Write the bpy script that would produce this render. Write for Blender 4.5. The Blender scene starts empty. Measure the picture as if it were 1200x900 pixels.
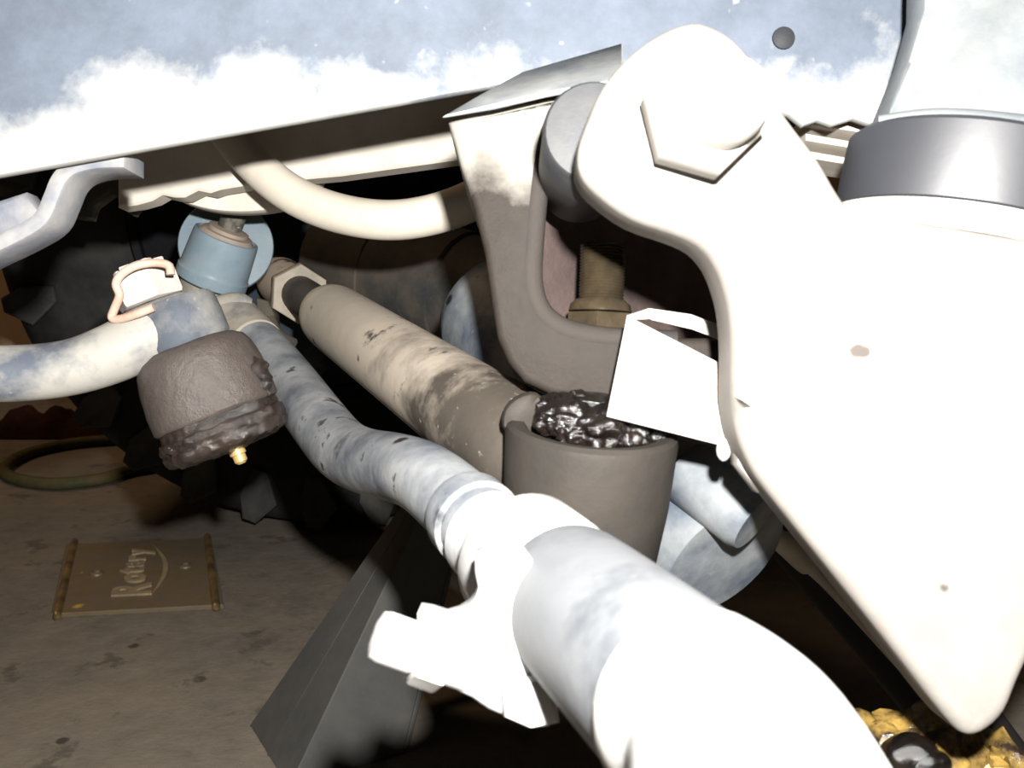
import bpy, bmesh, math, random
from mathutils import Vector, Matrix, noise
random.seed(7)
S = bpy.context.scene
COL = S.collection

# ------------------------------------------------------------------ camera, world, flash, exposure
FPX = 1167.0
PITCH = math.radians(11.1)
CAM = Vector((0, 0, 0.40))
FWD = Vector((0, math.cos(PITCH), -math.sin(PITCH)))
UPV = Vector((0, math.sin(PITCH), math.cos(PITCH)))
RGT = Vector((1, 0, 0))
cd = bpy.data.cameras.new('camera'); cam = bpy.data.objects.new('camera', cd); COL.objects.link(cam)
cd.sensor_width = 36; cd.lens = 36 * FPX / 1200; cd.clip_start = 0.01
cam.location = CAM; cam.rotation_euler = (math.pi / 2 - PITCH, 0, 0)
cd.dof.use_dof = True; cd.dof.focus_distance = 0.6; cd.dof.aperture_fstop = 23
S.camera = cam
w = bpy.data.worlds.new('world'); S.world = w; w.use_nodes = True
w.node_tree.nodes['Background'].inputs[0].default_value = (1.0, 0.8, 0.62, 1)
w.node_tree.nodes['Background'].inputs[1].default_value = 0.02
ld = bpy.data.lights.new('camera_flash', 'POINT'); lo = bpy.data.objects.new('camera_flash', ld); COL.objects.link(lo)
ld.energy = 46; ld.shadow_soft_size = 0.007; ld.color = (1.0, 0.975, 0.93)
lo.location = CAM + UPV * 0.060 + RGT * 0.024
sd = bpy.data.lights.new('workshop_lamp', 'AREA'); so_ = bpy.data.objects.new('workshop_lamp', sd); COL.objects.link(so_)
sd.energy = 9; sd.size = 0.4; sd.color = (1.0, 0.66, 0.38); so_.location = (-1.35, 1.45, 1.9)
so_.rotation_euler = (0.0, -0.12, 0.0)
S.view_settings.view_transform = 'Standard'; S.view_settings.look = 'None'
S.view_settings.gamma = 1; S.view_settings.use_curve_mapping = False
S.view_settings.exposure = 0.0

# ------------------------------------------------------------------ helpers
def P(x, y, d):
    return CAM + RGT * ((x - 600) / FPX * d) + UPV * ((450 - y) / FPX * d) + FWD * d
def FL(x, y, z=0.0):                       # point of the floor seen along this direction
    r = RGT * ((x - 600) / FPX) + UPV * ((450 - y) / FPX) + FWD
    return CAM + r * ((z - CAM.z) / r.z)
def smooth(pts, n=5, closed=False):
    out = []; m = len(pts)
    rng = range(m if closed else m - 1)
    for i in rng:
        g = (lambda k: pts[k % m]) if closed else (lambda k: pts[min(max(k, 0), m - 1)])
        a, b, c, d = [Vector(g(i + k)) for k in (-1, 0, 1, 2)]
        for j in range(n):
            t = j / n
            out.append(0.5 * ((2 * b) + (c - a) * t + (2 * a - 5 * b + 4 * c - d) * t * t + (3 * b - a - 3 * c + d) * t ** 3))
    if not closed: out.append(Vector(pts[-1]))
    return out
def frames(pts):
    fr = []; n = None
    for i, p in enumerate(pts):
        t = (pts[min(i + 1, len(pts) - 1)] - pts[max(i - 1, 0)]).normalized()
        if n is None:
            n = t.orthogonal().normalized()
        n = (n - t * n.dot(t)).normalized()
        fr.append((t, n, t.cross(n)))
    return fr
def tube(nodes, seg=28, sub=6, closed=False, bm=None):
    """nodes: (point, radius)"""
    bm = bm or bmesh.new()
    four = [Vector((*p, r)) for p, r in nodes]
    four = smooth(four, sub, closed) if sub > 1 else four
    pts = [Vector(q[:3]) for q in four]; rad = [q[3] for q in four]
    rings = []
    for (t, n, b), p, r in zip(frames(pts), pts, rad):
        rings.append([bm.verts.new(p + (n * math.cos(a) + b * math.sin(a)) * r) for a in [2 * math.pi * k / seg for k in range(seg)]])
    for i in range(len(rings) - (0 if closed else 1)):
        A, B = rings[i], rings[(i + 1) % len(rings)]
        for k in range(seg):
            bm.faces.new((A[k], A[(k + 1) % seg], B[(k + 1) % seg], B[k]))
    if not closed:
        bm.faces.new(list(reversed(rings[0]))); bm.faces.new(rings[-1])
    return bm
def lathe(prof, a, axis, seg=48, bm=None, ref=None):
    """prof: (radius, distance along axis) ; open ends capped"""
    bm = bm or bmesh.new(); t = axis.normalized()
    n = (ref - t * ref.dot(t)).normalized() if ref else t.orthogonal().normalized()
    b = t.cross(n); rings = []
    for r, h in prof:
        r = max(r, 1e-5)
        rings.append([bm.verts.new(a + t * h + (n * math.cos(q) + b * math.sin(q)) * r) for q in [2 * math.pi * k / seg for k in range(seg)]])
    for A, B in zip(rings, rings[1:]):
        for k in range(seg):
            bm.faces.new((A[k], A[(k + 1) % seg], B[(k + 1) % seg], B[k]))
    bm.faces.new(list(reversed(rings[0]))); bm.faces.new(rings[-1])
    return bm
def solid(front, back, bev=0.0, seg=2, bm=None):
    bm = bm or bmesh.new()
    F = [bm.verts.new(p) for p in front]; B = [bm.verts.new(p) for p in back]
    ff = bm.faces.new(F); bf = bm.faces.new(list(reversed(B))); n = len(F)
    per = list(ff.edges) + list(bf.edges)
    for k in range(n):
        bm.faces.new((F[(k + 1) % n], F[k], B[k], B[(k + 1) % n]))
    bmesh.ops.recalc_face_normals(bm, faces=bm.faces[:])
    if bev:
        bmesh.ops.bevel(bm, geom=per, offset=bev, segments=seg, affect='EDGES', profile=0.5, clamp_overlap=True)
    return bm
def plate(out, th, bev=0.002, seg=2, sm=0, dirv=None, bm=None):
    """out: (px,py,depth) outline of the near face; th thickness away from the viewer"""
    q = [Vector(o) for o in out]
    if sm: q = smooth(q, sm, True)
    fr = [P(*v) for v in q]; d = (dirv or FWD).normalized() * th
    return solid(fr, [p + d for p in fr], bev, seg, bm)
def box(c, size, rot=None, bev=0.001, bm=None):
    b = bmesh.new(); bmesh.ops.create_cube(b, size=1)
    bmesh.ops.scale(b, vec=Vector(size), verts=b.verts)
    if bev: bmesh.ops.bevel(b, geom=b.edges[:], offset=bev, segments=2, affect='EDGES', profile=0.5)
    M = Matrix.Translation(c) @ (rot.to_4x4() if rot else Matrix.Identity(4))
    bmesh.ops.transform(b, matrix=M, verts=b.verts)
    if bm is None: return b
    me = bpy.data.meshes.new('tmp'); b.to_mesh(me); bm.from_mesh(me); bpy.data.meshes.remove(me); b.free()
    return bm
def hexnut(a, axis, r, h, hole=0.0, ref=None):
    t = axis.normalized(); n = (ref - t * ref.dot(t)).normalized() if ref else t.orthogonal().normalized(); b = t.cross(n)
    ring = lambda z, rr: [a + t * z + (n * math.cos(k * math.pi / 3) + b * math.sin(k * math.pi / 3)) * rr for k in range(6)]
    return solid(ring(0, r), ring(h, r), min(r, h) * 0.13, 2)
def jitter(bm, amp, sc, oct=3):
    bm.normal_update()
    for v in bm.verts:
        v.co += v.normal * (noise.fractal(v.co * sc, 1.0, 2.0, oct) * amp)
    return bm
def lump(c, r, sq=(1, 1, 1), amp=0.25, sc=60, sub=3, rot=None, bm=None):
    b = bmesh.new(); bmesh.ops.create_icosphere(b, subdivisions=sub, radius=r)
    bmesh.ops.scale(b, vec=Vector(sq), verts=b.verts)
    M = Matrix.Translation(c) @ (rot.to_4x4() if rot else Matrix.Identity(4))
    bmesh.ops.transform(b, matrix=M, verts=b.verts)
    jitter(b, r * amp, sc)
    if bm is None: return b
    me = bpy.data.meshes.new('tmp'); b.to_mesh(me); bm.from_mesh(me); bpy.data.meshes.remove(me); b.free()
    return bm

# ------------------------------------------------------------------ materials
MATS = {}
def mat(name, base, dust=None, amt=0.5, sc=18.0, soft=0.12, rough=0.6, metal=0.0, bump=0.15, bsc=90.0, spots=None, seed=0.0, fine=0.3, band=None, spec=0.14, scuff=None, specks=0.6):
    """base paint/metal colour partly covered by a second colour (dust, rust), with fine relief.
    band: (origin, direction, width): the dust lies thickest along that edge; spots: [(point, radius, colour)] stains."""
    m = bpy.data.materials.new(name); m.use_nodes = True; nt = m.node_tree; N = nt.nodes; L = nt.links
    bs = N['Principled BSDF']; bs.inputs['Roughness'].default_value = rough; bs.inputs['Metallic'].default_value = metal
    bs.inputs['Specular IOR Level'].default_value = spec
    geo = N.new('ShaderNodeNewGeometry'); mp = N.new('ShaderNodeVectorMath'); mp.operation = 'ADD'
    mp.inputs[1].default_value = (seed, seed * 1.7, seed * 0.6)
    L.new(geo.outputs['Position'], mp.inputs[0]); co = mp.outputs[0]
    def nz(scale, det=6, ro=0.6):
        n = N.new('ShaderNodeTexNoise'); n.inputs['Scale'].default_value = scale; n.inputs['Detail'].default_value = det
        n.inputs['Roughness'].default_value = ro; L.new(co, n.inputs['Vector']); return n.outputs['Fac']
    def mixc(fac, a, b):
        x = N.new('ShaderNodeMix'); x.data_type = 'RGBA'
        if hasattr(fac, 'default_value'): L.new(fac, x.inputs[0])
        else: x.inputs[0].default_value = fac
        for s, v in ((x.inputs[6], a), (x.inputs[7], b)):
            if isinstance(v, tuple): s.default_value = (*v, 1)
            else: L.new(v, s)
        return x.outputs[2]
    def math_(op, a, b=None, c=None, clamp=False):
        x = N.new('ShaderNodeMath'); x.operation = op; x.use_clamp = clamp
        for i, v in enumerate((a, b, c)):
            if v is None: continue
            if isinstance(v, (int, float)): x.inputs[i].default_value = v
            else: L.new(v, x.inputs[i])
        return x.outputs[0]
    f1 = nz(bsc, 8, 0.7)
    dark = tuple(c * (1 - fine) for c in base); lite = tuple(min(1, c * (1 + fine)) for c in base)
    col = mixc(f1, dark, lite)
    if dust:
        f = nz(sc, 7, 0.62)
        if band:
            ds = []
            for o, dv, wd in (band if isinstance(band, list) else [band]):
                sb = N.new('ShaderNodeVectorMath'); sb.operation = 'SUBTRACT'; L.new(geo.outputs['Position'], sb.inputs[0]); sb.inputs[1].default_value = o
                dt = N.new('ShaderNodeVectorMath'); dt.operation = 'DOT_PRODUCT'; L.new(sb.outputs[0], dt.inputs[0]); dt.inputs[1].default_value = dv
                ds.append(math_('MULTIPLY', dt.outputs['Value'], 1.0 / wd))
            q = ds[0]
            for x in ds[1:]: q = math_('MAXIMUM', q, x)
            f = math_('SUBTRACT', f, q)
        mr = N.new('ShaderNodeMapRange'); mr.inputs[1].default_value = 1 - amt - soft; mr.inputs[2].default_value = 1 - amt + soft
        L.new(f, mr.inputs[0])
        dd = mixc(nz(bsc * 0.6, 5), tuple(c * 0.85 for c in dust), tuple(min(1, c * 1.12) for c in dust))
        col = mixc(mr.outputs[0], col, dd)
        # pin specks of dust
        sp = N.new('ShaderNodeMapRange'); sp.inputs[1].default_value = 0.68; sp.inputs[2].default_value = 0.74; sp.inputs[4].default_value = specks
        L.new(nz(bsc * 2.2, 2), sp.inputs[0]); col = mixc(sp.outputs[0], col, dust)
    for p, r, c in (spots or []):
        di = N.new('ShaderNodeVectorMath'); di.operation = 'DISTANCE'; L.new(geo.outputs['Position'], di.inputs[0]); di.inputs[1].default_value = p
        q = math_('ADD', di.outputs['Value'], math_('MULTIPLY', math_('SUBTRACT', nz(140, 3), 0.5), r * 1.2))
        mr = N.new('ShaderNodeMapRange'); mr.inputs[1].default_value = r * 1.15; mr.inputs[2].default_value = r * 0.7
        L.new(q, mr.inputs[0]); col = mixc(mr.outputs[0], col, c)
    if scuff:
        c, ssc, th = scuff
        mr = N.new('ShaderNodeMapRange'); mr.inputs[1].default_value = th; mr.inputs[2].default_value = th + 0.05; mr.inputs[4].default_value = 0.9
        L.new(nz(ssc, 5, 0.65), mr.inputs[0]); col = mixc(mr.outputs[0], col, c)
    L.new(col, bs.inputs['Base Color'])
    if bump:
        b = N.new('ShaderNodeBump'); b.inputs['Strength'].default_value = bump; b.inputs['Distance'].default_value = 0.003
        L.new(f1, b.inputs['Height']); L.new(b.outputs[0], bs.inputs['Normal'])
    MATS[name] = m
    return m
DUST = (0.40, 0.36, 0.30)

# ------------------------------------------------------------------ object bookkeeping
def mesh_obj(name, bm, m, parent, base):
    bmesh.ops.recalc_face_normals(bm, faces=bm.faces[:])
    bmesh.ops.translate(bm, vec=-base, verts=bm.verts)
    me = bpy.data.meshes.new(name); bm.to_mesh(me); bm.free()
    me.shade_smooth(); me.set_sharp_from_angle(angle=math.radians(40))
    me.materials.append(m)
    o = bpy.data.objects.new(name, me); COL.objects.link(o); o.parent = parent
    return o
class Thing:
    def __init__(s, name, label, cat, group=None):
        s.name, s.label, s.cat, s.group, s.parts = name, label, cat, group, []
    def add(s, name, bm, m, sub=None, label=None, kind=None):
        s.parts.append((name, bm, m, sub, label, kind)); return len(s.parts) - 1
    def done(s):
        vs = [v.co for p in s.parts for v in p[1].verts]
        lo_ = [min(v[i] for v in vs) for i in range(3)]; hi = [max(v[i] for v in vs) for i in range(3)]
        base = Vector(((lo_[0] + hi[0]) / 2, (lo_[1] + hi[1]) / 2, lo_[2]))
        if len(s.parts) == 1:
            n, bm, m = s.parts[0][:3]
            r = mesh_obj(s.name, bm, m, None, base)
            if s.parts[0][5]: r['kind'] = s.parts[0][5]
        else:
            r = bpy.data.objects.new(s.name, None); COL.objects.link(r); r.empty_display_size = 0.02
            objs = []
            for n, bm, m, sub, lab, kind in s.parts:
                o = mesh_obj(n, bm, m, objs[sub] if sub is not None else r, base); objs.append(o)
                if lab: o['label'] = lab
                if kind: o['kind'] = kind
            s.objs = objs
        r.location = base; r['label'] = s.label; r['category'] = s.cat
        if s.group: r['group'] = s.group
        s.root = r; s.base = base
        return r
def structure(name, bm, m, label=None):
    o = mesh_obj(name, bm, m, None, Vector((0, 0, 0))); o['kind'] = 'structure'
    if label: o['label'] = label
    return o

# ------------------------------------------------------------------ the setting: floor and wall
M_floor = mat('concrete_floor', (0.118, 0.106, 0.092), (0.172, 0.146, 0.112), amt=0.48, sc=5, soft=0.15, rough=0.75, bump=0.6, bsc=40, fine=0.55,
              scuff=((0.085, 0.074, 0.062), 16, 0.60), specks=0.25,
              spots=[(FL(235, 796), 0.006, (0.06, 0.052, 0.045)), (FL(300, 742), 0.004, (0.055, 0.048, 0.04)), (FL(157, 757), 0.005, (0.055, 0.047, 0.04)), (FL(73, 868), 0.005, (0.05, 0.042, 0.036))])
structure('floor', box(Vector((0.0, 0.9, -0.05)), (5.0, 3.6, 0.1), bev=0), M_floor)
M_wall = mat('tan_wall', (0.44, 0.30, 0.185), (0.52, 0.38, 0.24), amt=0.5, sc=3, soft=0.3, rough=0.8, bump=0.1, bsc=40, fine=0.12)
structure('wall_back', box(Vector((0.0, 1.92, 0.6)), (5.0, 0.06, 1.3), bev=0), M_wall)

# ------------------------------------------------------------------ wheel
M_rub = mat('tyre_rubber', (0.020, 0.021, 0.023), (0.065, 0.062, 0.057), amt=0.5, sc=9, soft=0.16, rough=0.8, bump=0.3, bsc=60)
M_side = mat('dark_sidewall', (0.014, 0.014, 0.015), (0.040, 0.039, 0.037), amt=0.45, sc=12, rough=0.75, bump=0.2, bsc=50)
M_rim = mat('dark_rim', (0.007, 0.007, 0.009), (0.014, 0.017, 0.024), amt=0.4, sc=7, rough=0.7)
R = 0.372; WY = 1.115
wc = Vector((P(378, 251, 1.16).x, WY, R + 0.001)); AX = Vector((0, 1, 0)); wid = 0.235
T = Thing('wheel', 'black off-road tyre with chunky shoulder lugs standing on the concrete', 'wheel')
prof = [(0.205, 0.02), (0.215, 0.004), (0.25, -0.012), (0.30, -0.014), (0.342, 0.0), (0.362, 0.016), (0.369, 0.05), (0.370, wid / 2), (0.369, wid - 0.05),
        (0.362, wid - 0.016), (0.342, wid), (0.30, wid + 0.014), (0.25, wid + 0.012), (0.215, wid - 0.004), (0.205, wid - 0.02)]
bm = lathe(prof, wc, AX, 96)
ti = T.add('tyre', bm, M_side)
T.add('rim', lathe([(0.212, 0.012), (0.205, 0.0), (0.198, 0.004), (0.192, 0.05), (0.16, 0.09), (0.10, 0.10), (0.06, 0.07), (0.058, 0.02), (0.02, 0.01)], wc, AX, 64), M_rim)
T.add('brake_drum', lathe([(0.14, 0.10), (0.14, 0.02), (0.13, 0.006), (0.05, 0.0)], wc, AX, 48), M_rim)
T.done()
# shoulder lugs: one mesh, copies parented to the tyre
lug = bmesh.new()
for dx, hgt in ((-0.0, 0.030),):
    q = [(-0.020, 0.0), (-0.004, -0.036), (0.014, -0.040), (0.024, -0.004), (0.020, 0.03), (0.004, 0.034)]
    fr = [Vector((x, -0.026 + max(0, z) * 0.55, z)) for x, z in q]
    solid(fr, [p + Vector((0, 0.045, 0.002)) for p in fr], 0.003, 2, lug)
bmesh.ops.recalc_face_normals(lug, faces=lug.faces[:])
lm = bpy.data.meshes.new('tread_lug'); lug.to_mesh(lm); lug.free(); lm.materials.append(M_rub)
tyre = T.objs[ti]
for side in (0, 1):
    for k in range(30):
        a = 2 * math.pi * (k + 0.5 * side) / 30
        o = bpy.data.objects.new('tread_lug', lm); COL.objects.link(o); o.parent = tyre
        rr = 0.334
        o.location = wc - T.base + Vector((math.sin(a) * rr, 0.006 if side == 0 else wid - 0.006, math.cos(a) * rr))
        o.rotation_euler = (0, a, 0) if side == 0 else (0, a, math.pi)
        if side: o.rotation_euler = (Matrix.Rotation(a, 3, 'Y') @ Matrix.Rotation(math.pi, 3, 'Z')).to_euler()

# ------------------------------------------------------------------ brass floor plate with raised lettering
M_brass = mat('tarnished_brass', (0.155, 0.112, 0.055), (0.135, 0.113, 0.088), amt=0.52, sc=22, soft=0.2, rough=0.5, metal=0.25, bump=0.15, bsc=70,
              spots=[(FL(92, 715), 0.006, (0.5, 0.33, 0.06)), (FL(96, 675), 0.004, (0.45, 0.29, 0.05))])
M_brass2 = mat('rubbed_brass', (0.36, 0.25, 0.11), (0.13, 0.10, 0.06), amt=0.5, sc=40, rough=0.35, metal=0.7, bump=0.1)
M_steel_d = mat('dull_screw', (0.16, 0.13, 0.09), rough=0.5, metal=0.5)
c4 = [FL(60, 724), FL(262, 713), FL(248, 634), FL(78, 641)]
M_lett = mat('rubbed_lettering', (0.27, 0.205, 0.12), (0.2, 0.16, 0.11), amt=0.5, sc=60, rough=0.5, metal=0.1)
T = Thing('floor_plate', 'tarnished brass plate with raised lettering set in the floor', 'plate')
up = Vector((0, 0, 1))
T.add('plate', solid([p + up * 0.004 for p in c4], [p - up * 0.002 for p in c4], 0.001, 1), M_brass)
def bi(u, v, z=0.004):
    a = c4[0].lerp(c4[1], u); b = c4[3].lerp(c4[2], u); return a.lerp(b, v) + up * z
for u in (0.045, 0.965):
    T.add('edge_bead', tube([(bi(u - 0.010, -0.015, 0.0005), 0.0036), (bi(u - .008, 0.03, 0.0035), 0.0042), (bi(u, 0.5, 0.0035), 0.0042), (bi(u + 0.008, 1.0, 0.0035), 0.0040), (bi(u + .010, 1.04, 0.0005), 0.003)], 16, 6), M_brass2, label='polished brass bead')
for u, v in ((0.235, 0.5), (0.80, 0.55)):
    T.add('screw', lathe([(0.0075, 0.0), (0.007, 0.0022), (0.004, 0.003), (0.0022, 0.0012), (0.0001, 0.001)], bi(u, v, 0.0035), up, 20), M_steel_d)
# letters run up the plate
ux = (bi(1, .5) - bi(0, .5)).normalized(); uy = (bi(.5, 1) - bi(.5, 0)).normalized()
def letter(ch, size, u, v):
    cu = bpy.data.curves.new('letter', 'FONT'); cu.body = ch; cu.size = size; cu.extrude = 0.0016; cu.offset = 0.0010; cu.resolution_u = 3
    ob = bpy.data.objects.new('letter', cu); COL.objects.link(ob)
    me = bpy.data.meshes.new_from_object(ob.evaluated_get(bpy.context.evaluated_depsgraph_get()))
    b = bmesh.new(); b.from_mesh(me); bpy.data.objects.remove(ob); bpy.data.meshes.remove(me)
    x0 = min(q.co.x for q in b.verts); wv = max(q.co.x for q in b.verts) - x0
    o = bi(u, v, 0.0045)
    for q in b.verts:
        x, y, z = q.co; q.co = o + uy * (x - x0) - ux * y + up * z
    return b, wv
H = (bi(.5, 1) - bi(.5, 0)).length
v = 0.17; u = 0.55
for ch, sz, du in (('R', 0.054, 0.575), ('o', 0.044, 0.54), ('t', 0.040, 0.53), ('a', 0.038, 0.53), ('r', 0.036, 0.54), ('y', 0.034, 0.553)):
    b, wv = letter(ch, sz, du, v)
    T.add('letter', b, M_lett)
    v += (wv + 0.0032) / H
sw = bmesh.new(); outer = []; inner = []
for k in range(17):
    t = k / 16; vv = 0.18 + 0.74 * t; bulge = math.sin(math.pi * t)
    outer.append(bi(0.585 + 0.105 * bulge, vv, 0.0062)); inner.append(bi(0.585 + 0.070 * bulge, vv, 0.0062))
ring = outer + list(reversed(inner[1:-1]))
T.add('crescent', solid(ring, [p - up * 0.003 for p in ring], 0.0006, 1), M_lett)
T.done()

# ------------------------------------------------------------------ hose loop and rag on the floor by the wheel
M_gh = mat('olive_hose', (0.085, 0.065, 0.030), (0.05, 0.05, 0.022), amt=0.5, sc=30, rough=0.6)
lp = [(190, 545), (150, 552), (115, 562), (60, 567), (15, 560), (5, 548), (30, 532), (70, 522), (110, 517), (160, 514)]
T = Thing('floor_hose', 'olive green hose loop lying on the floor beside the tyre', 'hose')
T.add('hose', tube([(FL(x, y, 0.0085), 0.0085) for x, y in lp], 14, 6), M_gh); T.done()
M_rag = mat('dark_red_rag', (0.055, 0.018, 0.010), (0.03, 0.012, 0.008), amt=0.5, sc=30, rough=0.9)
rg = bmesh.new(); cr = Vector((FL(40, 520).x, FL(105, 518).y + 0.034, 0))
g = [[None] * 29 for _ in range(13)]
for i in range(29):
    for j in range(13):
        uu = i / 28; vv = j / 12
        x = cr.x - 0.13 + 0.22 * uu; y = cr.y - 0.02 + 0.10 * vv
        h = 0.030 * math.exp(-((uu - 0.62) / 0.09) ** 2) + 0.020 * math.exp(-((uu - 0.82) / 0.12) ** 2) + 0.035 * math.exp(-((uu - 0.36) / 0.12) ** 2) + 0.02
        h *= math.sin(math.pi * min(1, max(0.0, vv))) ** 0.6 * math.sin(math.pi * uu) ** 0.35
        h += 0.008 * noise.noise(Vector((uu * 9, vv * 7, 3))) * (1 if 0 < vv < 1 and 0 < uu < 1 else 0)
        g[j][i] = rg.verts.new((x + 0.012 * noise.noise(Vector((uu * 5, vv * 6, 1))), y, max(0.002, h * 0.85)))
for j in range(12):
    for i in range(28): rg.faces.new((g[j][i], g[j][i + 1], g[j + 1][i + 1], g[j + 1][i]))
bmesh.ops.solidify(rg, geom=rg.faces[:], thickness=0.002)
T = Thing('rag', 'crumpled dark red-brown rag behind the olive hose loop', 'rag'); T.add('cloth', rg, M_rag); T.done()

# ------------------------------------------------------------------ jack stand
M_js = mat('grey_jack_paint', (0.050, 0.051, 0.050), (0.072, 0.068, 0.062), amt=0.45, sc=14, soft=0.2, rough=0.5, bump=0.12, bsc=80, spots=[(P(385, 722, 0.70), 0.012, (0.02, 0.016, 0.014))])
T = Thing('jack_stand', 'grey folded steel jack stand on the concrete beside the tyre', 'jack stand')
A0 = FL(338, 925); d0_ = FL(292, 850) - A0; wb = d0_.length; d0_.normalize()
d1_ = Vector((d0_.y, -d0_.x, 0)); side = 0.34; sid0 = wb; wb = .085
feet = [A0, A0 + d1_ * side, A0 + d0_ * sid0 + d1_ * side, A0 + d0_ * sid0]
cen = sum(feet, Vector()) / 4
for k in range(4):
    f = feet[k]; n1 = feet[(k + 1) % 4]; n0 = feet[k - 1]
    d1 = (n1 - f).normalized(); d0 = (n0 - f).normalized()
    t = cen.lerp(f, 0.24); t.z = 0.185
    wt = 0.032; th = 0.004; lip = 0.014
    w0, w1 = (sid0 * .49, wb) if k % 2 == 0 else (wb, sid0 * .49)
    v0, v1 = (sid0 * .115, wt) if k % 2 == 0 else (wt, sid0 * .115)
    ctr = (cen - f); ctr.z = 0; ctr.normalize()
    out = [f + d0 * w0 + d1 * lip, f + d0 * w0, f, f + d1 * w1, f + d1 * w1 + d0 * lip]
    top = [t + d0 * v0 + d1 * lip * .5, t + d0 * v0, t, t + d1 * v1, t + d1 * v1 + d0 * lip * .5]
    b = bmesh.new()
    for i in range(4):
        q = [out[i], out[i + 1], top[i + 1], top[i]]
        nrm = (q[1] - q[0]).cross(q[3] - q[0]).normalized()
        if nrm.dot(ctr) < 0: nrm = -nrm
        solid(q, [p + nrm * th for p in q], 0.001, 1, b)
    T.add('leg', b, M_js)
sq = [cen.lerp(f, 0.27) for f in feet]
T.add('collar', solid([Vector((p.x, p.y, 0.168)) for p in sq], [Vector((cen.x + (p.x - cen.x) * .7, cen.y + (p.y - cen.y) * .7, 0.215)) for p in sq], 0.003, 2), M_js)
for k in (0, 2):
    a, b_ = feet[k].lerp(feet[(k + 1) % 4], 0.26), feet[k].lerp(feet[(k + 1) % 4], 0.74)
    a = a.lerp(cen, 0.22); b_ = b_.lerp(cen, 0.22)
    q = [a + up * 0.045, b_ + up * 0.045, b_ + up * 0.062, a + up * 0.062]
    nn = (cen - a.lerp(b_, .5)); nn.z = 0; nn.normalize()
    T.add('cross_brace', solid(q, [p + nn * 0.004 for p in q], 0), M_js)
T.done()

# ------------------------------------------------------------------ frame rail across the top
RD = 0.45
def rl(x, y, dd=0.0): return (x, y, RD + dd)
e0, e1 = P(0, 205, RD), P(600, 97, RD)
edir = (e1 - e0).normalized(); nperp = edir.cross(FWD).normalized()
if nperp.z < 0: nperp = -nperp
M_rail = mat('dusty_blue_rail', (0.100, 0.118, 0.150), (0.36, 0.36, 0.345), amt=0.50, sc=17, soft=0.10, rough=0.55, bump=0.12, bsc=38, fine=0.5,
             band=[(tuple(e0 + nperp * 0.026 + edir * 0.05), tuple(nperp), 0.115), (tuple(P(900, 78, RD)), (0, 0, 1), 0.13)], seed=0.6)
T = Thing('frame_rail', 'blue painted frame rail caked with pale dust along its lower edge', 'rail')
out = [(-800, -500), (-800, 349), (-140, 230), (0, 205), (150, 178), (300, 151), (450, 124), (600, 97), (700, 79), (780, 100), (850, 118), (925, 134), (942, 147), (958, 141), (975, 147), (1000, 139), (1018, 145), (1040, 142), (1056, 95), (1080, 20), (1112, -170), (1180, -500)]
T.add('web', plate([rl(x, y) for x, y in out], 0.007, 0.0015, 2), M_rail)
fl_ = [(-140, 231), (0, 205), (150, 178), (300, 151), (450, 124), (600, 97)]
f1_ = [P(x, y - 10, RD + 0.006) for x, y in fl_] + [P(x, y, RD + 0.006) for x, y in reversed(fl_)]
M_dk = mat('rivet_grey', (0.03, 0.032, 0.036), rough=0.6)
T.add('rivet', lathe([(0.0052, 0.0), (0.0050, -0.0012), (0.003, -0.0022), (0.0001, -0.0024)], P(918, 45, RD), FWD, 20), M_dk, label='dark round rivet')
T.done()

# bent strap hanging at the rail's far end
M_strap = mat('pale_strap', (0.10, 0.118, 0.165), (0.26, 0.255, 0.25), amt=0.5, sc=30, soft=0.15, rough=0.5)
T = Thing('bent_strap', 'pale bent metal strap hooked under the frame rail', 'strap')
cl = [(q.x, q.y) for q in smooth([(146, 187, 0), (112, 188, 0), (84, 195, 0), (68, 209, 0), (58, 232, 0), (46, 256, 0), (18, 274, 0), (-40, 302, 0)], 4)]
n = len(cl); fr = []
for i, (x, y) in enumerate(cl):
    a = Vector(cl[max(i - 1, 0)]); b = Vector(cl[min(i + 1, n - 1)]); t = (b - a).normalized(); pn = Vector((t.y, -t.x)); fr.append((x, y, pn))
h = 10
ol = [(x + p.x * h, y + p.y * h, 0.46) for x, y, p in fr] + [(x - p.x * h, y - p.y * h, 0.46) for x, y, p in reversed(fr)]
T.add('strap', plate(ol, 0.026, 0.002, 2), M_strap)
T.add('tab', plate([(-40, 226, .47), (-8, 236, .465), (28, 224, .465), (48, 250, .465), (30, 272, .465), (-40, 300, .47)], 0.016, 0.003, 2), M_strap)
T.done()

# ------------------------------------------------------------------ bar and lip behind the rail
M_cream = mat('dusty_cream', (0.42, 0.38, 0.33), (0.55, 0.51, 0.45), amt=0.6, sc=20, soft=0.2, rough=0.7, bump=0.1)
T = Thing('cross_bar', 'dusty cream cross bar with a torn lower edge behind the rail', 'bar')
d = 0.66
T.add('bar', plate([(138, 120, d), (138, 243, d), (160, 240, d), (178, 235, d), (190, 228, d), (204, 231, d), (216, 231, d), (232, 223, d), (246, 226, d), (258, 222, d), (300, 215, d), (400, 206, d), (530, 188, d), (600, 178, d), (600, 60, d)], 0.02, 0.0015, 1), M_cream)
T.done()
T = Thing('spring_lip', 'curved cream metal lip below the torn cross bar', 'lip')
d = 0.685
T.add('lip', plate([(185, 215, d), (205, 232, d), (235, 243, d), (270, 248, d), (305, 247, d), (335, 241, d), (362, 228, d), (370, 200, d), (260, 190, d)], 0.018, 0.002, 2, sm=3), M_cream)
T.done()
T = Thing('edge_clip', 'small dim clip hanging beside the bent strap', 'clip')
d = 0.70
M_dim = mat('dim_grey', (0.05, 0.048, 0.042), DUST, amt=0.35, sc=20, rough=0.7)
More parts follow.
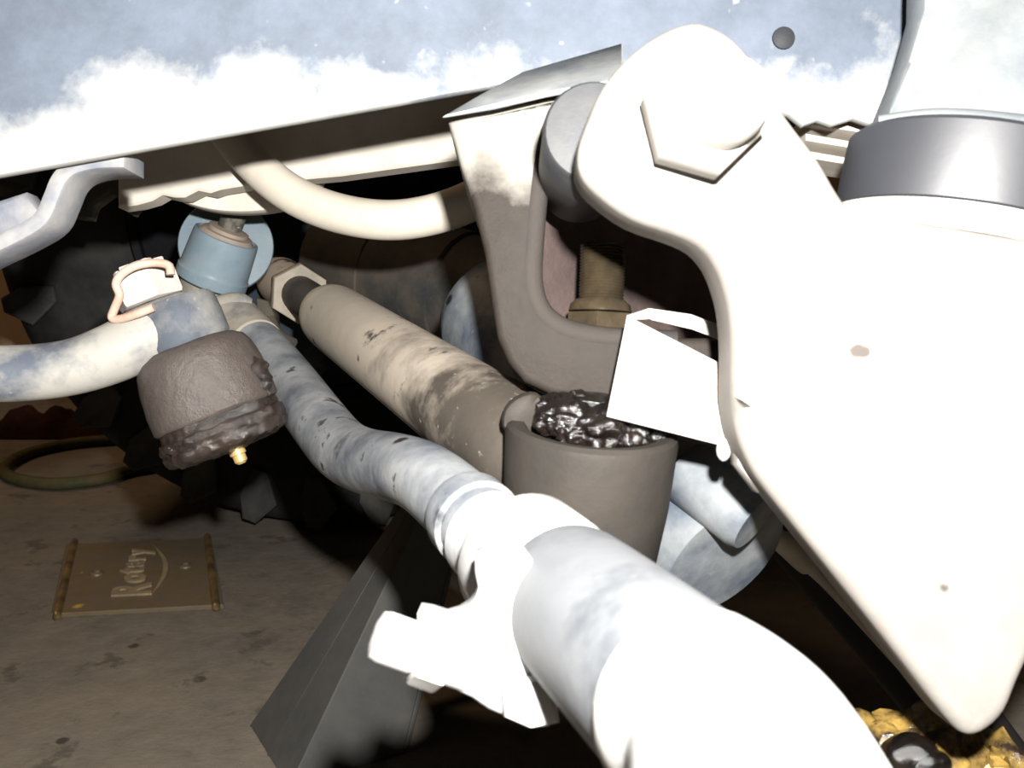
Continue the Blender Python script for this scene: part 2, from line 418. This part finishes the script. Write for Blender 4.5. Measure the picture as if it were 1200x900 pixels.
T.add('clip', plate([(60, 200, d), (60, 235, d), (75, 252, d), (100, 255, d), (105, 240, d), (130, 222, d), (150, 250, d), (158, 240, d), (160, 190, d)], 0.02, 0.002, 2), M_dim)
T.done()

# ------------------------------------------------------------------ curved hose
M_hose = mat('cream_hose', (0.42, 0.385, 0.325), (0.50, 0.46, 0.39), amt=0.6, sc=30, soft=0.2, rough=0.6, bump=0.06)
T = Thing('coolant_hose', 'dusty cream hose sagging in a curve below the cross bar', 'hose')
hp = [(235, 110, .64), (262, 148, .64), (296, 190, .634), (338, 225, .625), (390, 248, .615), (450, 258, .605), (505, 252, .60), (560, 232, .60), (615, 200, .60)]
T.add('hose', tube([(P(*p), 0.0122) for p in hp], 28, 7), M_hose); T.done()

# ------------------------------------------------------------------ axle tube and dark arm behind
M_axle = mat('brown_grey_axle', (0.030, 0.032, 0.034), (0.075, 0.064, 0.050), amt=0.5, sc=18, rough=0.7, bump=0.15)
T = Thing('axle_tube', 'grey-brown axle tube with joint bands behind the cream hose', 'axle')
a, b = P(392, 300, 0.985), P(690, 385, 0.83); ax = b - a; Ln = ax.length
prof = [(0.038, 0), (0.052, 0.004), (0.055, 0.012), (0.055, 0.05)]
T.add('tube', lathe([(0.033, 0), (0.050, 0.003), (0.0535, 0.010), (0.0535, 0.078), (0.052, 0.0795), (0.0535, 0.081), (0.0535, Ln)], a, ax, 40), M_axle)
T.add('band', lathe([(0.0535, 0.131), (0.0562, 0.132), (0.0562, 0.164), (0.0535, 0.165)], a, ax, 40), M_axle)
T.done()
M_dkblue = mat('dark_blue_paint', (0.022, 0.030, 0.042), (0.10, 0.10, 0.10), amt=0.4, sc=24, rough=0.6)
T = Thing('lower_link', 'dark blue link bar between the drag link and tie rod', 'link')
T.add('link', tube([(P(290, 335, .92), .014), (P(320, 380, .92), .020), (P(352, 415, .92), .020), (P(372, 440, .92), .012)], 20, 5), M_dkblue); T.done()
T = Thing('link_bracket', 'small grey-brown clamp beside the tie rod jam nut', 'bracket')
T.add('lug', plate([(299, 348, .80), (314, 352, .80), (322, 368, .80), (322, 380, .80), (310, 380, .80), (301, 368, .80)], 0.02, 0.003, 2), M_axle)
T.add('pin', tube([(P(318, 374, .80), .004), (P(326, 390, .79), .004), (P(344, 402, .78), .004)], 10, 4), M_axle); T.done()

# ------------------------------------------------------------------ blue steering damper tube
M_damp = mat('blue_grey_tube', (0.050, 0.063, 0.084), (0.19, 0.20, 0.205), amt=0.46, sc=24, soft=0.16, rough=0.5, bump=0.2, bsc=60,
             spots=[(P(540, 350, .58), .004, (.01, .01, .012)), (P(528, 353, .58), .004, (.012, .012, .014))], seed=2.2, scuff=((0.02, 0.022, 0.027), 70, 0.63))
M_dampd = mat('dusty_tube_end', (0.25, 0.24, 0.215), (0.16, 0.18, 0.21), amt=0.45, sc=20, soft=0.2, rough=0.6)
T = Thing('damper_tube', 'thick blue-grey scuffed tube passing behind the brown socket', 'tube')
a, b = P(578, 362, .61), P(850, 655, .45); ax = b - a; Ln = ax.length
T.add('tube', lathe([(0.012, -0.012), (0.027, -0.008), (0.037, 0.002), (0.0415, 0.016), (0.0405, Ln * .3), (0.0365, Ln * 0.66)], a, ax, 44), M_damp)
T.add('dusty_collar', lathe([(0.030, Ln * .66), (.0372, Ln * .661), (0.0372, Ln * 0.86)], a, ax, 44), M_dampd, label='dust-caked pale collar')
T.add('tube_end', lathe([(0.0372, Ln * 0.86), (0.0355, Ln * .93), (0.0325, Ln), (0.02, Ln + .001)], a, ax, 44), M_damp)
c1 = P(800, 548, .44); c2 = P(885, 612, .42)
T.add('mount_band', lathe([(0.010, 0), (0.0135, 0.001), (0.0150, 0.004), (0.0150, (c2 - c1).length - .004), (0.0135, (c2 - c1).length)], c1, c2 - c1, 32), M_damp)
T.done()
T = Thing('brake_line', 'thin pale line running down from the blue-grey tube end', 'pipe')
T.add('line', tube([(P(896, 622, .478), .0037), (P(924, 640, .502), .0062), (P(946, 660, .505), .0062), (P(954, 668, .506), .0038), (P(985, 698, .506), .0038), (P(1060, 780, .495), .0038)], 14, 4), mat('pale_line', (0.30, 0.26, 0.22), rough=0.6)); T.done()

T = Thing('dark_link', 'black link bar running down behind the big bright arm', 'link')
T.add('link', tube([(P(850, 520, .545), .019), (P(925, 605, .54), .021), (P(1010, 705, .53), .0205), (P(1125, 845, .495), .019), (P(1180, 912, .462), .016)], 24, 4), mat('sooty_black', (0.012, 0.010, 0.010), rough=0.7)); T.done()

# ------------------------------------------------------------------ knuckle bracket (brown C shaped)
M_brk = mat('brown_black_casting', (0.0225, 0.0182, 0.0150), (0.19, 0.178, 0.158), amt=0.50, sc=24, soft=0.13, rough=0.62, bump=0.3, bsc=70, fine=0.4,
            band=(tuple(P(570, 215, .40)), tuple((P(560, 125, .40) - P(590, 380, .40)).normalized() ), -0.06), seed=0.9, specks=0.0)
M_cav = mat('purple_brown_rust', (0.050, 0.036, 0.034), (0.075, 0.055, 0.05), amt=0.5, sc=30, rough=0.75, bump=0.5, bsc=45)
M_sleeve = mat('grey_sleeve', (0.040, 0.042, 0.048), (0.06, 0.059, 0.058), amt=0.5, sc=25, rough=0.5)
T = Thing('knuckle_bracket', 'brown C-shaped casting with pale dusty top holding a threaded stud', 'bracket')
d = 0.40
outer = [(525, 142), (555, 132), (600, 122), (650, 112), (700, 104), (760, 100)]
inner = [(760, 118), (700, 118), (668, 124), (652, 142), (643, 175), (637, 220), (632, 275), (630, 320), (636, 350), (650, 370), (676, 384), (720, 392), (800, 396), (870, 396)]
rim_path = inner[2:13]
bot = [(870, 470), (800, 474), (740, 474), (690, 470), (645, 462), (615, 448), (596, 425), (583, 395), (576, 350), (568, 295), (556, 245), (540, 195)]
sh = [(x, y, d) for x, y in outer + inner + bot]
T.add('shell', plate(sh, 0.060, 0.0045, 3), M_brk)
M_rimg = mat('grey_rim_edge', (0.028, 0.026, 0.025), (0.036, 0.030, 0.026), amt=0.5, sc=30, rough=0.8, bump=0.3, spec=0.2)  # rim bead slightly greyer and paler than the casting
T.add('rolled_rim', tube([(P(x - 8, y + 5, d + .0040), .0048) for x, y in rim_path], 14, 3), M_rimg)
T.add('back_wall', plate([(628, 100, .45), (628, 396, .45), (704, 394, .478), (704, 96, .478)], 0.010, 0, 1, dirv=RGT * -1), M_cav)
T.add('rear_wall', plate([(696, 90, .475), (696, 396, .475), (960, 400, .62), (960, 90, .62)], 0.010, 0, 1), M_cav)
T.add('top_flange', solid([P(519, 136, .385), P(560, 112, .40), P(612, 84, .415), P(730, 50, .415), P(730, 92, .385), P(640, 108, .385), P(580, 122, .385)],
                          [P(519, 139, .387), P(560, 117, .402), P(612, 90, .417), P(730, 58, .417), P(730, 99, .387), P(640, 115, .387), P(580, 129, .387)], 0.0006, 1), mat('pale_flange', (0.17, 0.19, 0.21), (0.34, 0.34, 0.33), amt=0.55, sc=30, soft=0.15, rough=0.6))
T.add('bushing_sleeve', lathe([(0.010, 0), (0.0165, 0.001), (0.0175, 0.003), (0.0175, 0.085), (0.0165, 0.088), (0.01, 0.089)], P(697, 153, .338), FWD, 36), M_sleeve)
M_stud = mat('oily_brass_stud', (0.045, 0.034, 0.020), (0.025, 0.019, 0.013), amt=0.45, sc=60, rough=0.28, metal=0.1, bump=0.3)
sa, sb_ = P(703, 392, .425), P(707, 285, .425); st = sb_ - sa
prof = [(0.004, 0)]
L_ = st.length; k = 0
while k * 0.0013 < L_:
    prof += [(0.0098, k * 0.0013), (0.0090, k * 0.0013 + 0.00065)]; k += 1
prof += [(0.003, L_)]
si = T.add('stud', lathe(prof, sa, st, 28), M_stud)
T.add('stud_nut', hexnut(P(703, 394, .425), st, 0.0150, 0.010, ref=RGT + FWD * .35), M_stud, label='oily brass-coloured nut')
T.add('thread_collar', lathe([(0.006, 0), (0.0135, 0.001), (0.0128, 0.004), (0.0105, 0.006)], P(703, 368, .425), st, 28), M_stud)
T.done()

# ------------------------------------------------------------------ tie rod: tube, jam nut, socket, grease
M_tie = mat('dusty_tie_rod', (0.062, 0.053, 0.044), (0.38, 0.335, 0.28), amt=0.60, sc=20, soft=0.12, band=(tuple(P(500, 440, .53)), tuple((P(640, 545, .40) - P(385, 368, .72)).normalized()), 0.4),
            spots=[(P(405, 430, .655), .011, (.032, .033, .034)), (P(452, 470, .59), .015, (.030, .031, .032)), (P(478, 492, .55), .010, (.035, .035, .035)), (P(418, 418, .64), .007, (.04, .04, .04)), (P(378, 385, .69), .007, (.06, .058, .055))], rough=0.65, bump=0.15, bsc=80, seed=1.4, scuff=((0.030, 0.031, 0.033), 26, 0.60))
M_sock = mat('brown_black_socket', (0.023, 0.0210, 0.0195), (0.040, 0.033, 0.0265), amt=0.48, sc=16, soft=0.2, rough=0.6, bump=0.2, bsc=60)
M_grease = mat('black_grease', (0.0035, 0.0026, 0.0022), (0.012, 0.0085, 0.007), amt=0.45, sc=60, rough=0.13, bump=0.5, bsc=110, spec=0.7)
M_nut = mat('dusty_nut', (0.30, 0.265, 0.215), (0.2, 0.18, 0.15), amt=0.4, sc=40, rough=0.6)
M_shank = mat('dark_shank', (0.055, 0.05, 0.047), rough=0.55)
T = Thing('tie_rod', 'brown dusty tie rod running into a round open socket', 'tie rod')
f0, f1p = P(385, 368, .72), P(640, 545, .40); ta = (f1p - f0); tn = ta.normalized()
T.add('tube', tube([(f0, .0215), (f0 + ta * .03, .0232), (f0 + ta * .1, .0238), (f0 + ta * .45, .0238), (f0 + ta * .75, .0240), (P(598, 516, .437), .0245), (P(630, 536, .415), .022), (P(662, 558, .398), .013)], 40, 6), M_tie)
T.add('threaded_shank', tube([(f0 + tn * .01, .0150), (f0 - tn * .12, .0150)], 28, 1), M_shank)
T.add('jam_nut', hexnut(f0 - tn * .095, -tn, .0245, .012, ref=UPV), M_nut, label='pale dusty jam nut')
T.add('rod_end', tube([(f0 - tn * .107, .0190), (f0 - tn * .13, .020), (f0 - tn * .17, .021), (f0 - tn * .20, .017)], 28, 4), M_tie)
sc_ = P(694, 500, .385); sax = (P(676, 690, .40) - sc_).normalized()
rt = 0.0335
prof = [(0.012, 0.020), (rt - .010, 0.016), (rt - .0095, 0.004), (rt - .007, 0.0005), (rt - .0025, 0.0), (rt - .0005, 0.0015), (rt, 0.004), (rt - .001, 0.03), (rt - .004, 0.058), (rt - .007, 0.062), (.01, 0.064)]
so = T.add('socket', lathe(prof, sc_, sax, 64), M_sock)
T.add('socket_lip', plate([(588, 500, .385), (590, 480, .385), (603, 466, .385), (622, 459, .385), (634, 464, .385), (640, 480, .387), (650, 500, .389), (630, 515, .389), (600, 512, .387)], 0.022, 0.004, 2, sm=2), M_sock)
gb = bmesh.new()
for (x, y, dd, r) in [(666, 492, .380, .011), (696, 502, .378, .012), (732, 510, .385, .012), (690, 488, .396, .013), (725, 494, .398, .012), (655, 482, .39, .009), (760, 512, .386, .009)]:
    lump(P(x, y, dd), r, (1.15, 1.0, 0.75), 0.22, 170, 5, None, gb)
T.add('grease', gb, M_grease, label='glossy black grease')
T.add('ball_stud', lathe([(0.012, 0.02), (0.011, 0.006), (0.010, -0.006), (0.009, -0.012)], sc_ + FWD * .01, sax, 28), M_grease)
T.done()

# ------------------------------------------------------------------ drag link
M_drag = mat('blue_grey_scuffed', (0.085, 0.097, 0.118), (0.26, 0.268, 0.275), amt=0.53, sc=24, soft=0.12, rough=0.5, bump=0.18, bsc=70, seed=3.1, fine=0.45,
             spots=[(P(412, 528, .49000), .008, (.015, .015, .017)), (P(420, 522, .49000), .006, (.02, .02, .022)), (P(528, 606, .36000), .006, (.02, .022, .028)), (P(470, 515, .42900), .004, (.015, .015, .018)), (P(385, 560, .52200), .004, (.02, .02, .024))], scuff=((0.022, 0.024, 0.028), 48, 0.615))
M_dragc = mat('dust_caked_link', (0.30, 0.275, 0.23), (0.10, 0.11, 0.125), amt=0.4, sc=45, soft=0.12, rough=0.65, bump=0.25)
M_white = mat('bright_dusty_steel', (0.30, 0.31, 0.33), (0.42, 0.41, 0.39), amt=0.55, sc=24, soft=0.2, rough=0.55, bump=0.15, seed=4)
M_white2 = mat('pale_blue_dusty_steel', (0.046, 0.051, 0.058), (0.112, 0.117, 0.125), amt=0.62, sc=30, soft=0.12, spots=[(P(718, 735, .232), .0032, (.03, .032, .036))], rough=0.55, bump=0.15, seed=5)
T = Thing('drag_link', 'long blue-grey bent drag link with a bright clamped sleeve', 'drag link')
T.add('rod', tube([(P(283, 385, .72500), .01880), (P(330, 437, .67000), .01830), (P(378, 500, .57188), .01716), (P(402, 527, .53016), .01677), (P(428, 540, .49474), .01626), (P(465, 548, .45141), .01561), (P(500, 562, .41437), .01519), (P(545, 600, .37600), .01536), (P(600, 655, .33600), .01560)], 36, 6), M_drag)
T.add('rod_tip', tube([(P(263, 364, .73500), .01550), (P(270, 370, .73200), .01820), (P(285, 387, .72200), .01960), (P(300, 404, .70400), .01930)], 32, 4), M_dragc, label='dust-caked link end')
T.add('tip_clamp', tube([(P(243, 357, .72500), .00500), (P(262, 357, .72200), .00750), (P(280, 353, .72200), .00650), (P(292, 357, .72500), .00500)], 16, 3), M_dragc)
T.add('weld_ring', lathe([(.01520, 0), (.01640, .00080), (.01696, .00320), (.01696, .01280), (.01560, .01440)], P(546, 600, .37440), P(600, 655, .33600) - P(546, 600, .37440), 40), M_drag)
T.add('threaded_end', tube([(P(572, 628, .35600), .01720), (P(600, 652, .34000), .01800), (P(640, 690, .31200), .01800)], 36, 4), M_white)
s0, s1 = P(668, 701, .28800), P(980, 985, .16000); sx = s1 - s0; sn = sx.normalized()
T.add('sleeve', tube([(s0, .02040), (s0 + sn * .00240, .02176), (s0 + sn * .04000, .02176), (s0 + sn * .07840, .02144), (s0 + sn * .09200, .02096)], 44, 4), M_white2)
T.add('near_sleeve', tube([(s0 + sn * .07840, .02040), (s0 + sn * .08080, .02224), (P(868, 886, .19040), .02224), (P(905, 1000, .15360), .02224), (P(945, 1140, .13200), .02224)], 44, 5), M_white)
# clamp around the sleeve's end
cb = P(612, 655, .32400); 
ci = T.add('clamp', lathe([(.01760, -.00320), (.02144, -.00160), (.02280, .00160), (.02280, .02240), (.02144, .02480), (.01760, .02560)], cb, P(660, 700, .29600) - cb, 44), M_white)
T.add('clamp_ear', plate([(x, y, .268) for x, y in [(488, 722), (520, 730), (548, 716), (560, 690), (556, 655), (600, 640), (650, 690), (668, 760), (650, 800), (655, 846), (625, 856), (592, 842), (572, 834), (552, 820), (535, 812), (520, 794), (502, 782), (490, 764)]], 0.0192, .0044, 3, sm=2), M_white, ci)
b0, b1 = P(437, 742, .26800), P(640, 815, .27600); bx = (b1 - b0); bn = bx.normalized()
T.add('clamp_bolt', lathe([(.00320, 0), (.00640, .00096), (.00704, .00320), (.00704, .01200), (.00656, .01320), (.00656, bx.length - .00160), (.00400, bx.length)], b0, bn, 28), M_white, ci)
T.add('bolt_nut', hexnut(b0 + bn * .01320, bn, .00976, .00880, ref=UPV), M_white, ci)
T.add('clamp_tip', plate([(585, 800, .264), (640, 795, .264), (656, 850, .264), (622, 857, .264), (590, 843, .264)], 0.0112, .0024, 2), M_white, ci)
T.done()

# ------------------------------------------------------------------ steering arm with the outer ball joint
M_arm = mat('blue_dusty_forging', (0.080, 0.092, 0.115), (0.30, 0.29, 0.265), amt=0.55, sc=16, soft=0.08, rough=0.55, bump=0.12, bsc=70, seed=6.3)
T = Thing('steering_arm', 'pale blue-grey curved steering arm carrying the greasy ball joint', 'steering arm')
nodes = [((-560, 330, .52), .0150), ((-300, 385, .50), .0150), ((-120, 425, .50), .0150), ((-40, 437, .515), .0150), ((30, 437, .525), .0150), ((85, 430, .53), .0150), ((130, 415, .535), .0160), ((165, 398, .54), .0165), ((200, 379, .545), .0150), ((226, 367, .55), .0130)]
T.add('arm', tube([(P(*p), r) for p, r in nodes], 32, 6), M_arm)
jax = (P(250, 530, .555) - P(170, 335, .55)).normalized()
ec = P(205, 378, .55)
T.add('eye', lathe([(.012, -.0125), (.0205, -.0115), (.0228, -.009), (.0235, 0.0), (.0235, .012), (.022, .0145), (.012, .015)], P(211, 377, .55), jax, 44), mat('blue_grey_eye', (0.072, 0.082, 0.10), (0.25, 0.24, 0.22), amt=0.47, sc=22, soft=0.12, rough=0.55, bump=0.12, bsc=70, seed=8.1))
T.done()
M_boot = mat('brown_rubber_boot', (0.052, 0.040, 0.035), (0.085, 0.072, 0.066), amt=0.45, sc=30, soft=0.2, rough=0.5, bump=0.45, bsc=190, spec=0.5)
M_gband = mat('wet_brown_grease', (0.010, 0.0075, 0.0065), (0.030, 0.021, 0.017), amt=0.5, sc=60, rough=0.12, bump=0.7, bsc=150, spec=0.9)
M_zinc = mat('pale_castle_nut', (0.40, 0.36, 0.34), (0.48, 0.43, 0.40), amt=0.5, sc=40, rough=0.5)
M_cop = mat('copper_pin', (0.40, 0.25, 0.19), (0.44, 0.33, 0.27), amt=0.5, sc=60, rough=0.45)
M_brf = mat('brass_fitting', (0.55, 0.40, 0.16), rough=0.35, metal=0.5)
T = Thing('ball_joint', 'brown rubber ball joint boot smeared with wet grease, castle nut on top', 'ball joint')
j0 = P(217, 394, .552)
bt = lathe([(.012, .0055), (.0255, .006), (.0300, .009), (.0325, .014), (.0345, .024), (.0352, .036), (.0352, .046), (.034, .0475), (.030, .048)], j0, jax, 64)
bmesh.ops.subdivide_edges(bt, edges=bt.edges[:], cuts=1, use_grid_fill=True)
bo = T.add('boot', jitter(bt, .0005, 60), M_boot)
gl = lathe([(.028, .045), (.0325, .046), (.0330, .050), (.0335, .0525), (.0352, .0535), (.0356, .057), (.0345, .0590), (.0352, .0605), (.0335, .0645), (.029, .0670), (.012, .0685)], j0, jax, 72)
bmesh.ops.subdivide_edges(gl, edges=gl.edges[:], cuts=1, use_grid_fill=True)
T.add('greasy_base', jitter(gl, .0022, 130, 4), M_gband, label='wet greasy base of the joint')
gg = bmesh.new()
for x, y, r in [(303, 432, .006), (309, 440, .005), (300, 444, .006), (312, 450, .004), (296, 425, .004), (306, 455, .005)]:
    lump(P(x, y, .545), r, (1, 1, .9), .6, 150, 3, None, gg)
T.add('grease_smear', gg, M_gband)
T.add('grease_fitting', lathe([(.0045, .064), (.0045, .0705), (.0036, .071), (.0036, .0745), (.002, .076)], j0 + (P(262, 520, .53) - P(252, 520, .553)) * .55, jax, 18), M_brf, label='brass grease fitting')
nu = P(178, 352, .55)
n0 = T.add('castle_nut', hexnut(nu + jax * .0015, -jax, .0185, .018, ref=RGT), M_zinc)
for k in range(6):
    a = (k + .5) * math.pi / 3; t1 = jax.orthogonal().normalized(); t2 = jax.cross(t1)
    c = nu - jax * .0165 + (t1 * math.cos(a) + t2 * math.sin(a)) * .0105
    zq = jax.to_track_quat('Z', 'Y').to_matrix() @ Matrix.Rotation(a, 3, 'Z')
    T.add('castellation', box(c, (.006, .0065, .009), zq, .001), M_zinc, n0)
T.add('stud_tip', lathe([(.0085, 0), (.0085, -.019), (.006, -.022)], nu, jax, 24), M_zinc)
pz = .0023
T.add('cotter_pin', tube([(P(x, y, dd), pz) for x, y, dd in [(200, 322, .53), (197, 311, .53), (180, 308, .528), (158, 312, .525), (142, 322, .524), (136, 333, .524), (140, 346, .525), (135, 360, .526), (131, 372, .527), (140, 374, .526), (160, 368, .524), (180, 360, .524)]], 12, 5), M_cop, label='copper-toned cotter pin')
T.done()

# ------------------------------------------------------------------ blue shock eye
M_shock = mat('light_blue_paint', (0.12, 0.17, 0.215), (0.20, 0.24, 0.26), amt=0.45, sc=22, soft=0.25, rough=0.4, bump=0.05)
M_shc = mat('dusty_bushing', (0.24, 0.20, 0.165), rough=0.6)
T = Thing('shock_mount', 'light blue shock mount cup with round flange below the cross bar', 'shock mount')
c0 = P(266, 276, .74); sax2 = (P(243, 340, .735) - c0).normalized()
view = (P(266, 290, .74) - CAM).normalized()
tl = (sax2 - view * -0.38).normalized()
T.add('cup', lathe([(.0205, .004), (.0225, 0), (.0238, .0005), (.0242, .003), (.0255, .026), (.0258, .029), (.0268, .030), (.0268, .037), (.025, .0385), (.010, .039)], c0, tl, 48), M_shock)
T.add('flange_disc', lathe([(.020, 0), (.0355, .0005), (.0362, .002), (.0362, .005), (.034, .006), (.01, .0065)], P(265, 287, .775), FWD * .96 - UPV * .05 + RGT * -.25, 48), M_shock)
T.add('inner_bushing', lathe([(.0205, .006), (.0205, .001), (.0190, -.0005), (.0185, -.002), (.0150, -.0025), (.0150, -.005), (.010, -.006)], c0, tl, 40), M_shc)
T.add('seat', lathe([(.020, .039), (.022, .040), (.019, .050), (.012, .052)], c0, tl, 36), M_dragc)
T.done()
T = Thing('shock_rod', 'dim dusty rod rising from the blue shock mount', 'rod')
T.add('rod', tube([(c0 - tl * .004, .009), (c0 - tl * .06, .009), (P(300, 190, .80), .009)], 20, 1), M_dim); T.done()

# ------------------------------------------------------------------ body mount bracket and rubber bushing at the upper end of the arm
M_bm = mat('pale_blue_bracket', (0.085, 0.102, 0.12), (0.18, 0.19, 0.195), amt=0.6, sc=22, soft=0.16, rough=0.55, bump=0.15, seed=7.7)
T = Thing('mount_bracket', 'pale blue-white dusty bracket plate above the rubber bushing', 'bracket')
T.add('plate', plate([(1085, -150, .39), (1082, 10, .39), (1066, 70, .39), (1046, 122, .385), (1036, 146, .38), (1080, 143, .375), (1140, 146, .375), (1210, 154, .375), (1300, 168, .375), (1330, -150, .39)], 0.02, .003, 2), M_bm)
T.add('lower_lip', tube([(P(1030, 146, .378), .0035), (P(1090, 140, .372), .004), (P(1150, 142, .37), .004), (P(1220, 150, .37), .004), (P(1300, 162, .37), .004)], 14, 4), M_bm)
T.done()
M_bush = mat('black_rubber', (0.024, 0.025, 0.030), rough=0.5, bump=0.03, spec=1.0, fine=0.1)
M_wash = mat('dusty_white_washer', (0.40, 0.375, 0.33), (0.16, 0.16, 0.16), amt=0.35, sc=40, rough=0.6)
T = Thing('rubber_bushing', 'thick black rubber bushing between the bracket plate and arm', 'bushing')
bt_, bb_ = P(1142, 180, .385), P(1122, 273, .385); bxx = bb_ - bt_
T.add('bushing', lathe([(.03, 0), (.0445, .0), (.0468, .002), (.0470, .008), (.0470, bxx.length - .008), (.0466, bxx.length - .002), (.044, bxx.length), (.03, bxx.length)], bt_, bxx, 64), M_bush)
T.add('washer', lathe([(.03, .0), (.049, .0002), (.0500, .002), (.0500, .008), (.048, .010), (.03, .010)], bb_ - bxx.normalized() * .0006, bxx, 64), M_wash)
T.done()
T = Thing('spring_leaf', 'stack of pale thin leaves glimpsed beside the rubber bushing', 'leaf spring')
for i, (y, dd) in enumerate(((140, .47), (160, .475), (180, .48))):
    x0 = 962 + 0 * i
    T.add('leaf', plate([(945, y - 6 + 2, dd), (1060, y + 14 + 2, dd), (1060, y + 23, dd), (945, y + 4, dd)], 0.03, .001, 1), M_cream)
T.done()

# ------------------------------------------------------------------ the big bright arm
SP = (0.075, 0.066, 0.06)
M_big = mat('blown_dusty_arm', (0.145, 0.130, 0.120), (0.22, 0.206, 0.188), amt=0.6, sc=20, soft=0.2, rough=0.6, bump=0.12, bsc=60,
            spots=[(P(1005, 411, .329), .0028, SP), (P(1013, 413, .329), .0023, SP), (P(1107, 490, .334), .0017, SP), (P(1105, 688, .335), .0019, SP)])
def ad(x, y): return 0.305 + 0.030 * min(1, max(0, (y - 190) / 280))
T = Thing('control_arm', 'big bright dusty suspension arm with bolted round boss end', 'suspension arm')
ao = [(812, 21), (772, 36), (733, 66), (706, 100), (690, 135), (678, 172), (681, 202), (702, 227), (742, 255), (790, 272), (820, 286), (839, 308), (851, 338), (858, 372), (860, 420), (859, 465), (866, 510), (881, 546), (900, 575), (960, 650), (1040, 750), (1112, 843), (1138, 866), (1163, 858), (1184, 836), (1199, 800), (1216, 765), (1250, 710), (1310, 620), (1340, 460), (1320, 298), (1200, 277), (1110, 262), (1050, 252), (1006, 244), (988, 226), (962, 182), (925, 133), (902, 92), (872, 50), (842, 28)]
T.add('arm', plate([(x, y, ad(x, y)) for x, y in ao], 0.030, .011, 5, sm=3), M_big)
T.add('rear_flange', plate([(852, 480, .352), (864, 515, .352), (862, 545, .352), (888, 578, .352), (917, 589, .352), (960, 640, .352), (960, 480, .352)], 0.012, .003, 2), M_big)
M_boltw = mat('bright_bolt', (0.34, 0.325, 0.30), (0.42, 0.40, 0.38), amt=0.5, sc=40, rough=0.5)
bc = P(816, 146, .305); bd_ = -FWD
T.add('bolt_head', hexnut(bc + bd_ * .003, bd_, .0185, .014, ref=(UPV * -1 + RGT * .25)), M_boltw)
T.add('bolt_end', lathe([(.012, 0), (.0125, .010), (.0115, .014), (.006, .016)], bc + bd_ * .0165 + RGT * .0035 - UPV * .000, bd_, 32), M_boltw)
T.done()

# ------------------------------------------------------------------ bent sheet tag
M_tag = mat('bare_tag', (0.34, 0.315, 0.29), (0.40, 0.38, 0.36), amt=0.5, sc=30, rough=0.5, bump=0.05)
T = Thing('bent_tag', 'small pale sheet metal tag bent over in front of the casting', 'tag')
T.add('face', plate([(735, 370, .372), (856, 432, .366), (853, 524, .362), (711, 488, .366)], 0.0015, .0004, 1), M_tag)
tq = [P(735, 369, .372), P(760, 361, .392), P(810, 368, .397), P(880, 395, .397)]
tq2 = [P(735, 375, .372), P(762, 374, .392), P(812, 386, .397), P(880, 412, .397)]
b = bmesh.new(); ring = tq + list(reversed(tq2)); solid(ring, [p + FWD * .0015 for p in ring], .0004, 1, b)
T.add('folded_edge', b, M_tag)
T.add('corner_nub', lump(P(848, 527, .362), .0036, (.8, .8, 1.3), .1, 60, 2), M_tag)
T.done()

# ------------------------------------------------------------------ yellow greased joint
M_yel = mat('oil_soaked_yellow', (0.27, 0.175, 0.045), (0.022, 0.014, 0.010), amt=0.52, sc=55, soft=0.1, rough=0.2, bump=0.5, bsc=60, spec=0.6)
T = Thing('greased_joint', 'lumpy joint caked in yellow grease and dark oil', 'joint')
yb = bmesh.new()
for x, y, dd, r in [(1040, 890, .425, .020), (1075, 905, .42, .024), (1120, 925, .43, .026), (1160, 935, .44, .026), (1030, 925, .42, .020)]:
    lump(P(x, y, dd), r, (1, 1, .9), 0.45, 75, 4, None, yb)
T.add('grease', yb, M_yel)
ob = bmesh.new()
for x, y, dd, r in [(1068, 884, .402, .010), (1085, 894, .398, .008)]:
    lump(P(x, y, dd), r, (1.2, 1, .8), 0.15, 90, 4, None, ob)
T.add('oil_blob', ob, M_grease, label='glossy dark oil blob')
T.done()
